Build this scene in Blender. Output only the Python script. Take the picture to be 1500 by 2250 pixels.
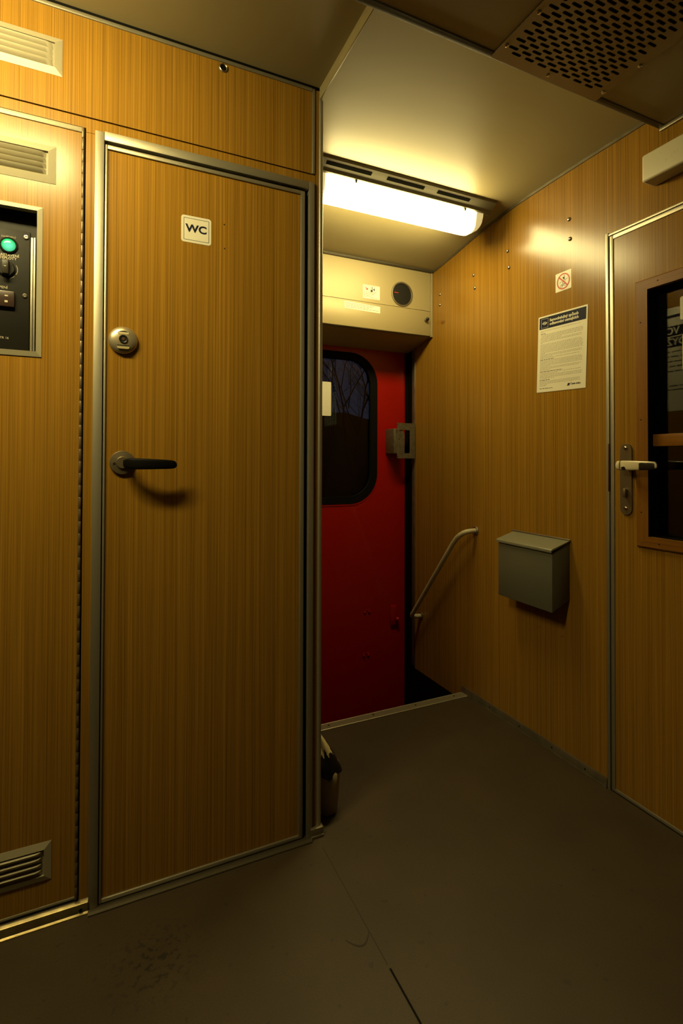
import bpy, bmesh, math, random
from mathutils import Matrix, Vector

# ------------------------------------------------------------------ clear
for o in list(bpy.data.objects):
    bpy.data.objects.remove(o, do_unlink=True)
S = bpy.context.scene
COL = S.collection
random.seed(7)

# ------------------------------------------------------------------ camera
cam_d = bpy.data.cameras.new('camera')
cam = bpy.data.objects.new('camera', cam_d)
COL.objects.link(cam)
yaw, pit, rol = math.radians(-24.66), math.radians(0.742), math.radians(0.169)
cy_, sy_, cp_, sp_, cr_, sr_ = math.cos(yaw), math.sin(yaw), math.cos(pit), math.sin(pit), math.cos(rol), math.sin(rol)
fw = Vector((-sy_ * cp_, cy_ * cp_, sp_))
r0 = Vector((cy_, sy_, 0))
u0 = r0.cross(fw)
rt = cr_ * r0 + sr_ * u0
up = -sr_ * r0 + cr_ * u0
m = Matrix.Identity(4)
for i in range(3):
    m[i][0] = rt[i]; m[i][1] = up[i]; m[i][2] = -fw[i]
m[2][3] = 1.12
cam.matrix_world = m
cam_d.sensor_fit = 'VERTICAL'
cam_d.sensor_height = 36.0
cam_d.sensor_width = 24.0
cam_d.lens = 1117.0 / 2250.0 * 36.0
cam_d.shift_y = -(1125 - 996.2) / 2250.0
cam_d.clip_start = 0.01
S.camera = cam

# ------------------------------------------------------------------ world, view, lamp strengths
LAMP_NEAR = 46.0          # ceiling lamp over the exterior door steps
LAMP_LEFT = 126.0         # ceiling lamp over the service cabinet
LAMP_COL = (1.0, 0.82, 0.34)
S.view_settings.view_transform = 'Standard'
S.view_settings.look = 'None'
S.view_settings.exposure = 0.0
S.view_settings.gamma = 1.0
S.view_settings.use_curve_mapping = False
w = bpy.data.worlds.new('dusk'); S.world = w
w.use_nodes = True
bg = w.node_tree.nodes['Background']
bg.inputs[0].default_value = (0.36, 0.42, 0.72, 1)
bg.inputs[1].default_value = 0.026

# ------------------------------------------------------------------ materials
MATS = {}
REFL = 0.70            # scales base colours down to weaken bounced light
def mat(name, col, rough=0.5, metal=0.0, spec=0.5, bump=0.0, bscale=300.0, var=0.0, vscale=30.0, coat=0.0):
    if name in MATS: return MATS[name]
    col = tuple(c * REFL for c in col); spec = spec * REFL
    M = bpy.data.materials.new(name); M.use_nodes = True
    nt = M.node_tree; b = nt.nodes['Principled BSDF']
    b.inputs['Base Color'].default_value = (*col, 1)
    b.inputs['Roughness'].default_value = rough
    b.inputs['Metallic'].default_value = metal
    b.inputs['Specular IOR Level'].default_value = spec
    b.inputs['Coat Weight'].default_value = coat
    if bump or var:
        tc = nt.nodes.new('ShaderNodeTexCoord')
        n = nt.nodes.new('ShaderNodeTexNoise'); n.inputs['Scale'].default_value = vscale if var else bscale
        n.inputs['Detail'].default_value = 5
        nt.links.new(tc.outputs['Object'], n.inputs['Vector'])
        if var:
            r = nt.nodes.new('ShaderNodeMapRange')
            r.inputs['From Min'].default_value = .3; r.inputs['From Max'].default_value = .7
            r.inputs['To Min'].default_value = 1 - var; r.inputs['To Max'].default_value = 1 + var * .5
            nt.links.new(n.outputs['Fac'], r.inputs['Value'])
            mx = nt.nodes.new('ShaderNodeVectorMath'); mx.operation = 'SCALE'
            mx.inputs[0].default_value = col
            nt.links.new(r.outputs[0], mx.inputs['Scale'])
            nt.links.new(mx.outputs[0], b.inputs['Base Color'])
        if bump:
            n2 = nt.nodes.new('ShaderNodeTexNoise'); n2.inputs['Scale'].default_value = bscale
            nt.links.new(tc.outputs['Object'], n2.inputs['Vector'])
            bp = nt.nodes.new('ShaderNodeBump'); bp.inputs['Strength'].default_value = bump
            bp.inputs['Distance'].default_value = 0.001
            nt.links.new(n2.outputs['Fac'], bp.inputs['Height'])
            nt.links.new(bp.outputs[0], b.inputs['Normal'])
    MATS[name] = M
    return M

def emit(name, col, strength):
    M = bpy.data.materials.new(name); M.use_nodes = True
    b = M.node_tree.nodes['Principled BSDF']
    b.inputs['Base Color'].default_value = (*col, 1)
    b.inputs['Emission Color'].default_value = (*col, 1)
    b.inputs['Emission Strength'].default_value = strength
    return M

def wood_mat(name, dark, light, rough=0.24, grain_axis=2, s=(1.0, 1.0), spec=.30):
    dark = tuple(c * REFL for c in dark); light = tuple(c * REFL for c in light)
    M = bpy.data.materials.new(name); M.use_nodes = True
    nt = M.node_tree; b = nt.nodes['Principled BSDF']
    tc = nt.nodes.new('ShaderNodeTexCoord')
    def layer(across, along, detail, rgh):
        mp = nt.nodes.new('ShaderNodeMapping')
        sc = [across * s[0]] * 3; sc[grain_axis] = along * s[1]
        mp.inputs['Scale'].default_value = sc
        nt.links.new(tc.outputs['Object'], mp.inputs['Vector'])
        n = nt.nodes.new('ShaderNodeTexNoise')
        n.inputs['Scale'].default_value = 1.0; n.inputs['Detail'].default_value = detail
        n.inputs['Roughness'].default_value = rgh
        nt.links.new(mp.outputs[0], n.inputs['Vector'])
        return n.outputs['Fac']
    def math_(op, a, bb):
        q = nt.nodes.new('ShaderNodeMath'); q.operation = op
        for i, v in enumerate((a, bb)):
            if isinstance(v, (int, float)): q.inputs[i].default_value = v
            else: nt.links.new(v, q.inputs[i])
        return q.outputs[0]
    A = layer(330, .9, 2, .5); B = layer(1050, 3.0, 2, .6); C = layer(40, .25, 2, .5)
    v = math_('ADD', math_('ADD', math_('MULTIPLY', A, .44), math_('MULTIPLY', B, .42)), math_('MULTIPLY', C, .14))
    r = nt.nodes.new('ShaderNodeValToRGB')
    e = r.color_ramp.elements
    e[0].position = .30; e[0].color = (*dark, 1)
    e[1].position = .70; e[1].color = (*light, 1)
    nt.links.new(v, r.inputs[0]); nt.links.new(r.outputs[0], b.inputs['Base Color'])
    b.inputs['Roughness'].default_value = rough
    b.inputs['Specular IOR Level'].default_value = spec
    bp = nt.nodes.new('ShaderNodeBump'); bp.inputs['Strength'].default_value = .12; bp.inputs['Distance'].default_value = .0004
    nt.links.new(v, bp.inputs['Height']); nt.links.new(bp.outputs[0], b.inputs['Normal'])
    MATS[name] = M
    return M

WOOD = wood_mat('teak_laminate', (.145, .067, .0080), (.435, .232, .0280))
PINE = wood_mat('varnished_pine', (.15, .054, .0045), (.30, .130, .0130), rough=.4, s=(.55, 2.0))
PINE_H = wood_mat('varnished_pine_rail', (.15, .054, .0045), (.30, .130, .0130), rough=.4, grain_axis=1, s=(.55, 2.0))
ALU = mat('satin_aluminium', (.46, .42, .32), .44, .75, bump=.05, bscale=900)
ALUD = mat('dull_aluminium', (.30, .26, .18), .42, .8, bump=.1, bscale=500, var=.25, vscale=18)
STEEL = mat('brushed_steel', (.50, .45, .36), .32, .95)
CHROME = mat('screw_metal', (.62, .57, .45), .22, 1.0)
CREAM = mat('cream_ceiling_laminate', (.42, .350, .185), .42, bump=.03, bscale=200)
PANEL = mat('cream_enamel_panel', (.38, .31, .155), .42, .15)
WHITEP = mat('cream_white_plastic', (.66, .61, .43), .38)
PAPER = mat('white_sign_vinyl', (.80, .76, .62), .45)
NAVY = mat('navy_print', (.011, .012, .032), .6, spec=.2)
INK = mat('grey_print', (.11, .105, .09), .6)
REDINK = mat('red_print', (.55, .035, .012), .5)
BLACK = mat('black_rubber', (.0045, .004, .003), .6, spec=.12)
BLACKP = mat('black_plastic', (.012, .011, .010), .3)
DARKP = mat('dark_panel', (.010, .009, .006), .5, spec=.25)
RED = mat('red_enamel', (.34, .005, .0015), .28, coat=.2)
GREYB = mat('grey_enamel', (.125, .120, .085), .45, bump=.05, bscale=700)
BROWN = mat('rusty_brown_metal', (.10, .05, .025), .5, .5)
DARKW = mat('dark_laminate', (.03, .015, .004), .4)
MUTED = mat('muted_print', (.30, .27, .19), .5)
LINE = mat('panel_lettering', (.50, .45, .33), .5)

# floor covering: grey-brown vinyl, speckles, a patch of dark spots
def floor_mat():
    M = bpy.data.materials.new('vinyl_floor'); M.use_nodes = True
    nt = M.node_tree; b = nt.nodes['Principled BSDF']; L = nt.links.new
    tc = nt.nodes.new('ShaderNodeTexCoord')
    def noise(sc, det=4, rg=.55):
        n = nt.nodes.new('ShaderNodeTexNoise'); n.inputs['Scale'].default_value = sc
        n.inputs['Detail'].default_value = det; n.inputs['Roughness'].default_value = rg
        L(tc.outputs['Object'], n.inputs['Vector']); return n.outputs['Fac']
    def mr(v, a, bb, c, d):
        r = nt.nodes.new('ShaderNodeMapRange'); L(v, r.inputs['Value'])
        for k, x in zip(('From Min', 'From Max', 'To Min', 'To Max'), (a, bb, c, d)): r.inputs[k].default_value = x
        return r.outputs[0]
    def mul(a, bb):
        q = nt.nodes.new('ShaderNodeMath'); q.operation = 'MULTIPLY'; L(a, q.inputs[0]); L(bb, q.inputs[1]); return q.outputs[0]
    base = mul(mr(noise(5), .35, .65, .86, 1.12), mr(noise(260, 3), .3, .7, .80, 1.18))
    # spots near the washroom door
    d = nt.nodes.new('ShaderNodeVectorMath'); d.operation = 'DISTANCE'
    L(tc.outputs['Object'], d.inputs[0]); d.inputs[1].default_value = (.103, 1.22, 0)
    near = mr(d.outputs['Value'], .03, .13, 1, 0)
    spot = mr(noise(70, 2), .55, .60, 0, 1)
    q = nt.nodes.new('ShaderNodeMath'); q.operation = 'MULTIPLY'; L(near, q.inputs[0]); L(spot, q.inputs[1])
    keep = mr(q.outputs[0], 0, 1, 1, .28)
    few = mr(noise(38, 1), .715, .74, 1, .6)
    base = mul(mul(base, keep), few)
    mx = nt.nodes.new('ShaderNodeVectorMath'); mx.operation = 'SCALE'
    mx.inputs[0].default_value = (.0340, .0216, .0078)
    L(base, mx.inputs['Scale']); L(mx.outputs[0], b.inputs['Base Color'])
    b.inputs['Roughness'].default_value = .55
    bp = nt.nodes.new('ShaderNodeBump'); bp.inputs['Strength'].default_value = .15; bp.inputs['Distance'].default_value = .0006
    L(noise(400, 2), bp.inputs['Height']); L(bp.outputs[0], b.inputs['Normal'])
    return M
FLOOR = floor_mat()

def glass_mat(name, tint=(1, 1, 1), ior=1.5):
    M = bpy.data.materials.new(name); M.use_nodes = True
    b = M.node_tree.nodes['Principled BSDF']
    b.inputs['Base Color'].default_value = (*tint, 1)
    b.inputs['Roughness'].default_value = 0.0
    b.inputs['Transmission Weight'].default_value = 1.0
    b.inputs['IOR'].default_value = ior
    return M
GLASS = glass_mat('window_glass', (.9, .95, .95))
GLASS_OUT = glass_mat('dimmed_reflection_glass', (.80, .88, .92), 1.3)  # exterior pane, uncoated: index lowered to darken the mirrored interior

# ------------------------------------------------------------------ mesh helpers
def smooth(me, ang=35):
    me.polygons.foreach_set('use_smooth', [True] * len(me.polygons))
    try: me.set_sharp_from_angle(angle=math.radians(ang))
    except Exception: pass

def link_mesh(name, me, material, parent=None):
    o = bpy.data.objects.new(name, me); COL.objects.link(o)
    if material: me.materials.append(material)
    if parent is not None:
        o.parent = parent
        if parent.type == 'EMPTY' or parent.get('_local'):
            o.matrix_parent_inverse = Matrix.Translation(-Vector(parent.location))
    return o

class MB:
    def __init__(self): self.bm = bmesh.new()
    def _merge(self, t):
        bmesh.ops.recalc_face_normals(t, faces=t.faces)
        me = bpy.data.meshes.new('tmp'); t.to_mesh(me); t.free()
        self.bm.from_mesh(me); bpy.data.meshes.remove(me)
    def box(self, x0, x1, y0, y1, z0, z1, bev=0.0, seg=2):
        t = bmesh.new(); bmesh.ops.create_cube(t, size=1)
        for v in t.verts:
            v.co = (x0 + (v.co.x + .5) * (x1 - x0), y0 + (v.co.y + .5) * (y1 - y0), z0 + (v.co.z + .5) * (z1 - z0))
        if bev: bmesh.ops.bevel(t, geom=list(t.edges), offset=bev, segments=seg, profile=.5, affect='EDGES')
        self._merge(t); return self
    def prism(self, pts, mp, c0, c1, bev=0.0):
        """closed polygon pts (u,v) swept from c0 to c1 through mapper mp(u,v,c)"""
        t = bmesh.new()
        a = [t.verts.new(mp(u, v, c0)) for u, v in pts]
        b = [t.verts.new(mp(u, v, c1)) for u, v in pts]
        t.faces.new(a); t.faces.new(b[::-1]); n = len(pts)
        for i in range(n): t.faces.new((a[i], a[(i + 1) % n], b[(i + 1) % n], b[i]))
        if bev: bmesh.ops.bevel(t, geom=list(t.edges), offset=bev, segments=2, profile=.5, affect='EDGES')
        self._merge(t); return self
    def loft(self, rings, cap=True, closed=True):
        t = bmesh.new(); R = [[t.verts.new(p) for p in r] for r in rings]
        n = len(R[0])
        for i in range(len(R) - 1):
            for j in range(n if closed else n - 1):
                t.faces.new((R[i][j], R[i][(j + 1) % n], R[i + 1][(j + 1) % n], R[i + 1][j]))
        if cap and closed: t.faces.new(R[0][::-1]); t.faces.new(R[-1])
        self._merge(t); return self
    def tube(self, path, r, seg=14, flat=1.0, rs=None):
        P = [Vector(p) for p in path]; rings = []
        prev = None
        for i, p in enumerate(P):
            d = (P[min(i + 1, len(P) - 1)] - P[max(i - 1, 0)]).normalized()
            a = prev if prev is not None else (Vector((0, 0, 1)) if abs(d.z) < .9 else Vector((0, 1, 0)))
            a = (a - d * a.dot(d)).normalized(); prev = a; b = d.cross(a)
            rr = rs[i] if rs else r
            rings.append([p + rr * (math.cos(k * 2 * math.pi / seg) * a + flat * math.sin(k * 2 * math.pi / seg) * b) for k in range(seg)])
        return self.loft(rings)
    def lathe(self, prof, mp, seg=40):
        """prof: list of (radius, c); mp(u,v,c) local frame with centre at (0,0)"""
        rings = []
        for r, c in prof:
            r = max(r, 1e-5)
            rings.append([mp(r * math.cos(k * 2 * math.pi / seg), r * math.sin(k * 2 * math.pi / seg), c) for k in range(seg)])
        return self.loft(rings)
    def ring(self, prof, mp, seg=40):
        """closed profile (radius, c) turned into a ring with an open middle"""
        t = bmesh.new(); n = len(prof)
        R = [[t.verts.new(mp(r * math.cos(k * 2 * math.pi / seg), r * math.sin(k * 2 * math.pi / seg), c)) for r, c in prof] for k in range(seg)]
        for k in range(seg):
            for j in range(n):
                t.faces.new((R[k][j], R[k][(j + 1) % n], R[(k + 1) % seg][(j + 1) % n], R[(k + 1) % seg][j]))
        self._merge(t); return self
    def build(self, name, material, parent=None, sm=35):
        me = bpy.data.meshes.new(name)
        self.bm.to_mesh(me); self.bm.free()
        if sm: smooth(me, sm)
        return link_mesh(name, me, material, parent)

def rrect(u0, u1, v0, v1, r, n=8):
    if r <= 0: return [(u0, v0), (u1, v0), (u1, v1), (u0, v1)]
    out = []
    for cu, cv, a0 in ((u1 - r, v0 + r, -90), (u1 - r, v1 - r, 0), (u0 + r, v1 - r, 90), (u0 + r, v0 + r, 180)):
        for k in range(n + 1):
            a = math.radians(a0 + 90 * k / n); out.append((cu + r * math.cos(a), cv + r * math.sin(a)))
    return out
def circle(cu, cv, r, n=48, ru=None):
    return [(cu + (ru or r) * math.cos(2 * math.pi * k / n), cv + r * math.sin(2 * math.pi * k / n)) for k in range(n)]

def curve_mesh(cu, mp, t, c0):
    tmp = bpy.data.objects.new('tmp', cu); COL.objects.link(tmp)
    dg = bpy.context.evaluated_depsgraph_get()
    me = bpy.data.meshes.new_from_object(tmp.evaluated_get(dg))
    bpy.data.objects.remove(tmp, do_unlink=True); bpy.data.curves.remove(cu)
    bm = bmesh.new(); bm.from_mesh(me)
    bmesh.ops.remove_doubles(bm, verts=bm.verts, dist=1e-7)
    for v in bm.verts:
        v.co = mp(v.co.x, v.co.y, c0 + (v.co.z + t / 2))
    bmesh.ops.recalc_face_normals(bm, faces=bm.faces)
    bm.to_mesh(me); bm.free()
    me.materials.clear()
    return me

def plate(name, loops, mp, t, material, parent=None, c0=0.0):
    """flat plate with holes: loops[0] outline, the others holes; c from c0 to c0+t towards the viewer"""
    cu = bpy.data.curves.new('tmp', 'CURVE'); cu.dimensions = '2D'; cu.fill_mode = 'BOTH'; cu.extrude = t / 2
    for L in loops:
        sp = cu.splines.new('POLY'); sp.points.add(len(L) - 1); sp.use_cyclic_u = True
        for p, (u, v) in zip(sp.points, L): p.co = (u, v, 0, 1)
    me = curve_mesh(cu, mp, t, c0); me.name = name
    return link_mesh(name, me, material, parent)

def text(name, body, size, mp, material, parent=None, bold=0.0, t=.0004, align='CENTER', c0=.0002, line=1.0, xs=1.0):
    cu = bpy.data.curves.new('tmp', 'FONT'); cu.body = body; cu.size = size; cu.extrude = t / 2
    cu.align_x = align; cu.align_y = 'CENTER'; cu.offset = bold; cu.space_line = line; cu.resolution_u = 4
    me = curve_mesh(cu, (lambda u, v, c: mp(u * xs, v, c)), t, c0); me.name = name
    return link_mesh(name, me, material, parent)

# mappers: c is the height above the surface, towards the room
def onY(y, x0=0, z0=0): return lambda u, v, c: (x0 + u, y - c, z0 + v)           # walls facing the camera
def onX(x): return lambda u, v, c: (x - c, u, v)                                 # right wall, u = y
def onXt(x, y0, z0, rot=0.0):                                                    # right wall, reads left to right
    ca, sa = math.cos(rot), math.sin(rot)
    return lambda u, v, c: (x - c, y0 - (u * ca - v * sa), z0 + u * sa + v * ca)
def onXs(x, y0, z0): return lambda u, v, c: (x + c, y0 + u, z0 + v)              # washroom side wall, faces +x
def onZdown(z): return lambda u, v, c: (u, v, z - c)                             # ceilings
def onZup(z): return lambda u, v, c: (u, v, z + c)

def tag(o, label, cat, group=None):
    o['label'] = label; o['category'] = cat
    if group: o['group'] = group
    return o
def thing(name, loc, label, cat, group=None):
    o = bpy.data.objects.new(name, None); COL.objects.link(o); o.location = loc; o.empty_display_size = .05
    return tag(o, label, cat, group)
def struct(o, label=None, cat=None):
    o['kind'] = 'structure'
    if label: o['label'] = label
    if cat: o['category'] = cat
    return o
def sroot(name, loc, label, cat):
    o = bpy.data.objects.new(name, None); COL.objects.link(o); o.location = loc; o.empty_display_size = .05
    return struct(o, label, cat)

YW, XW, XC, YE = 1.425, 1.565, .5885, 2.50     # washroom wall, right wall, washroom corner, exterior door plane

# ------------------------------------------------------------------ room shell
b = MB(); b.box(-1.5, XC, -1.0, 1.50, -.03, 0); b.box(XC, 1.60, -1.0, 1.955, -.03, 0)
fl = struct(b.build('floor', FLOOR, sm=0), 'grey-brown speckled vinyl floor', 'floor')
b = MB(); b.box(.5715, .5760, .20, .985, -.001, .0005)
b.build('seam_gap', BROWN if False else BLACK, fl, sm=0)
b = MB(); b.box(.5722, .5736, .995, 1.37, -.001, .0003)
b.build('seam', mat('seam_dirt', (.020, .015, .007), .7), fl, sm=0)
b = MB(); b.tube([(.512 + .062 * k / 10, 1.085 - .028 * math.sin(math.pi * k / 10), .0) for k in range(11)], .0026, 6, rs=[.001 + .002 * math.sin(math.pi * k / 10) for k in range(11)])
for v in b.bm.verts: v.co.z = .0004 if v.co.z > 0 else -.0005
b.build('scuff_mark', mat('scuff', (.024, .017, .008), .6), fl, sm=0)

# walls facing the camera: washroom front
wf = sroot('wall_front', (0, YW, 0), 'teak laminate wall of the washroom with its door opening', 'wall')
b = MB()
b.box(-1.5, .5530, YW, YW + .03, 1.985, 2.234)                    # upper panel
b.box(-1.5, .5637, YW, YW + .03, 1.9555, 1.981)                   # band above the doors
b.box(-.0568, -.0363, YW, YW + .03, 0, 1.9445)                    # post between cabinet and door
b.box(-.0568, -.0363, YW, YW + .03, 1.9455, 1.9555)
b.box(.5637, .5757, YW + .001, YW + .03, .02, 2.244)              # corner post
b.box(.5475, .5637, YW + .003, YW + .03, 0.0, 1.9555)
b.build('panel', WOOD, wf, sm=0)
b = MB(); b.box(-.0640, .5885, YW + .012, YW + .035, 0, 2.26); b.box(-1.5, -.064, YW + .012, YW + .035, 1.96, 2.26); b.build('backing', BLACK, wf, sm=0)
b = MB(); b.box(-1.5, .553, YW - .004, YW + .02, 2.234, 2.2445, .002)
b.box(.5530, .5622, YW - .003, YW + .02, 1.985, 2.2445, .002)
struct(b.build('trim_1', ALU, None), 'aluminium strip framing the upper wall panel', 'trim')
b = MB(); b.box(-1.5, .577, YW - .004, YW + .02, 2.2445, 2.262)
struct(b.build('trim_2', BLACK, None, sm=0), 'black shadow gap under the ceiling', 'trim')
# corner profile
b = MB()
b.prism(rrect(.5757, .5895, YW - .004, YW + .02, .0055, 6), onZup(0), .028, 2.25)
struct(b.build('trim_3', ALU, None), 'rounded aluminium corner profile of the washroom', 'trim')
b = MB(); b.box(.553, .5935, YW - .014, YW + .02, 0, .028, .003); b.box(.553, .5935, YW - .017, YW + .02, 0, .008, .002)
struct(b.build('trim_4', ALUD, None), 'dull metal shoe at the foot of the corner profile', 'trim')
# side wall of the washroom (faces the steps)
b = MB(); b.box(XC - .03, XC, YW + .012, 2.55, 0, 2.26); b.box(XC - .03, XC, 1.99, 2.55, -.7, 0)
struct(b.build('wall_side', WOOD, None, sm=0), 'side wall of the washroom beside the steps', 'wall')

# right wall
b = MB()
b.box(XW, XW + .04, 1.2125, 2.420, -.04, 2.26)
b.box(XW, XW + .04, .38, 1.2125, 1.9005, 2.26)
b.box(XW, XW + .04, -1.0, .38, 0, 2.26)
wr = struct(b.build('wall_right', WOOD, None, sm=0), 'teak laminate end wall on the right', 'wall')
for q, (yy, zz) in enumerate(((2.158, 1.832), (1.535, .394), (1.405, .456), (1.52, .46))):   # worn spots
    mk = MB(); mk.lathe([(.012 if q == 0 else .005, 0), (.010 if q == 0 else .004, .0004), (0, .0004)], (lambda u, v, c, yy=yy, zz=zz, q=q: (XW - c, yy + u * (1.5 if q == 0 else 1), zz + v * .8)), 20)
    mk.build('worn_spot', mat('worn_laminate', (.20, .085, .014), .5), wr)
b = MB(); b.prism([(XW - .007, 0), (XW, 0), (XW, .033), (XW - .004, .033), (XW - .006, .030)], lambda u, v, c: (u, c, v), 1.2135, 2.0)
b.box(XW - .010, XW - .002, 1.2135, 2.0, 0, .004)
bb = struct(b.build('baseboard_right', ALUD, None), 'dull metal skirting along the right wall', 'baseboard')
for yy in (1.30, 1.45, 1.62, 1.80):
    k = MB(); k.lathe([(.003, 0), (.003, .001), (0, .0015)], (lambda u, v, c, yy=yy: (XW - .007 - c, yy + u, .018 + v)), 12); k.build('screw', BLACK, bb)
# rear and left walls, beyond the view
b = MB(); b.box(-1.5, 1.62, -1.04, -1.0, 0, 2.3); struct(b.build('wall_back', DARKW, None, sm=0), 'laminate wall behind the camera', 'wall')
b = MB(); b.box(-1.54, -1.5, -1.04, YW + .04, 0, 2.3); struct(b.build('wall_left', DARKW, None, sm=0), 'laminate wall to the left', 'wall')

# exterior side: carriage body around the red door, stair well
b = MB(); b.box(XC, 1.70, 2.535, 2.60, 1.70, 2.45); struct(b.build('wall_outer', BLACK, None, sm=0), 'carriage side wall above the red door', 'wall')
b = MB(); b.box(1.549, 1.70, 2.495, 2.60, -.75, 1.75); struct(b.build('trim_9', BLACK, None, sm=0), 'black rubber seal right of the red door', 'trim')
b = MB(); b.box(XC + .001, .625, 2.475, 2.60, -.75, 1.75); struct(b.build('trim_10', BLACK, None, sm=0), 'black rubber seal left of the red door', 'trim')
b = MB(); b.box(XW + .001, XW + .05, 2.4205, 2.494, -.75, 2.26); b.box(1.567, 1.62, 1.955, 2.494, -.75, -.04)
struct(b.build('wall_well', BLACK, None, sm=0), 'dark side of the step well', 'wall')
sw = sroot('step_1', (1.08, 1.96, -.75), 'dark steps leading down to the red door', 'steps')
b = MB(); b.box(XC, 1.566, 1.945, 1.96, -.75, -.03); b.box(XC, 1.566, 2.24, 2.25, -.60, -.27); b.build('riser', BLACK, sw, sm=0)
b = MB(); b.box(XC, 1.566, 1.96, 2.24, -.30, -.27); b.box(XC, 1.566, 2.25, 2.49, -.62, -.58); b.build('tread', BLACK, sw, sm=0)
b = MB(); b.box(XW - .005, XW + .003, 2.418, 2.424, -.03, 1.777, .001); b.box(XW - .001, XW + .01, 2.424, 2.452, -.03, 1.777, .003)
struct(b.build('trim_5', ALUD, None), 'metal edge strip between right wall and red door', 'trim')

# step nosing
b = MB()
prof = [(1.952, -.002), (1.952, .003)]
for k in range(9):
    y = 1.954 + k * .0046; prof += [(y, .0045), (y + .0018, .0045), (y + .0024, .0030), (y + .0040, .0030)]
prof += [(1.997, .004), (1.998, -.03), (1.992, -.03), (1.990, -.002)]
b.prism(prof, lambda u, v, c: (c, u, v), XC + .001, XW - .001)
ns = struct(b.build('trim_6', mat('ribbed_aluminium', (.50, .45, .33), .4, .6), None, sm=0), 'ribbed aluminium strip on the edge of the top step', 'trim')
for xx in (.853, 1.065, 1.283, 1.497):
    k = MB(); k.lathe([(.0045, 0), (.0045, .0012), (.002, .0018), (0, .0018)], (lambda u, v, c, xx=xx: (xx + u, 1.977 + v, .0035 + c)), 14); k.build('screw', BLACK, ns)

# ------------------------------------------------------------------ ceilings
b = MB(); b.box(-1.5, .577, -1.0, 1.4205, 2.250, 2.29)
b.box(-1.5, .577, 1.41, 1.46, 2.262, 2.29)
struct(b.build('ceiling', CREAM, None, sm=0), 'flat cream ceiling panel', 'ceiling')
b = MB(); b.box(.50, XW + .02, -1.0, 1.020, 2.163, 2.29)
cg = struct(b.build('ceiling_grille_side', CREAM, None, sm=0), 'lowered cream ceiling panel carrying the air grille', 'ceiling')
b = MB(); b.box(.50, XW, 1.004, 1.0225, 2.1600, 2.1640, .001)
b.build('edge_strip', mat('dark_bronze_trim', (.10, .085, .055), .5, .4), cg)
b = MB(); b.box(XW - .008, XW, .0, 1.020, 2.150, 2.163, .002); b.build('wall_strip', ALUD, cg)
CEIL = [(1.0, 2.216), (1.30, 2.216), (1.45, 2.214), (1.60, 2.210), (1.70, 2.204), (1.83, 2.191), (1.95, 2.172), (2.06, 2.152), (2.16, 2.137), (2.30, 2.118)]
def ceil_z(y):
    for (a, za), (c, zc) in zip(CEIL, CEIL[1:]):
        if a <= y <= c: return za + (zc - za) * (y - a) / (c - a)
b = MB()
pts = [(1.0 + 1.3 * k / 40) for k in range(41)]
prof = [(y, ceil_z(min(y, 2.2999))) for y in pts] + [(2.30, 2.30), (1.0, 2.30)]
b.prism(prof, lambda u, v, c: (c, u, v), .579, XW)
struct(b.build('ceiling_curved', CREAM, None, sm=20), 'curved cream ceiling panel above the steps', 'ceiling')
b = MB(); b.box(.5755, .580, 1.0, 1.4208, 2.2155, 2.2505, .0008); struct(b.build('trim_7', CREAM, None), 'pale edge strip of the curved ceiling panel', 'trim')
b = MB()
for k in range(40):
    y0, y1 = pts[k], pts[k + 1]
    if y1 > 2.25: break
    for (xa, xb, h0, h1) in ((XW - .005, XW, -.0105, 0.001),):
        z0, z1 = ceil_z(y0), ceil_z(y1)
        b.loft([[(xa, y0, z0 + h0), (xb, y0, z0 + h0), (xb, y0, z0 + h1), (xa, y0, z0 + h1)], [(xa, y1, z1 + h0), (xb, y1, z1 + h0), (xb, y1, z1 + h1), (xa, y1, z1 + h1)]])
struct(b.build('trim_8', ALUD, None, sm=20), 'metal strip following the curved ceiling along the right wall', 'trim')

# ------------------------------------------------------------------ air grille in the ceiling
gr = thing('air_grille', (1.08, .84, 2.163), 'brown-shaded metal ceiling grille perforated with staggered slots', 'grille')
holes = []
for row in range(27):
    y = .985 - row * .01275
    x0 = .942 if row % 2 == 0 else .9205
    n = 7 if row % 2 == 0 else 8
    for k in range(n):
        cx = x0 + k * .0437
        holes.append([(cx + (.0110 if uu > 0 else -.0110) + .0040 * ca, y + .0040 * sa) for uu, ca, sa in
                      [(1, math.cos(a), math.sin(a)) for a in [math.radians(d) for d in (-90, -45, 0, 45, 90)]] +
                      [(-1, math.cos(a), math.sin(a)) for a in [math.radians(d) for d in (90, 135, 180, 225, 270)]]])
plate('plate', [rrect(.887, 1.272, .615, 1.0195, .004, 3)] + holes, onZdown(2.163), .003, mat('grille_metal', (.36, .30, .19), .4, .55), gr, c0=.0005)
b = MB(); b.box(.900, 1.260, .63, 1.0, 2.1620, 2.1628); b.build('duct', BLACK, gr, sm=0)
for (xx, yy) in ((.899, .973), (.900, .869), (1.069, 1.003), (1.261, .984), (1.264, .877), (.899, .76), (1.264, .76)):
    k = MB(); k.lathe([(.0055, 0), (.0050, .002), (.0025, .003), (0, .003)], (lambda u, v, c, xx=xx, yy=yy: (xx + u, yy + v, 2.1595 - c)), 16); k.build('screw', CHROME, gr)

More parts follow.
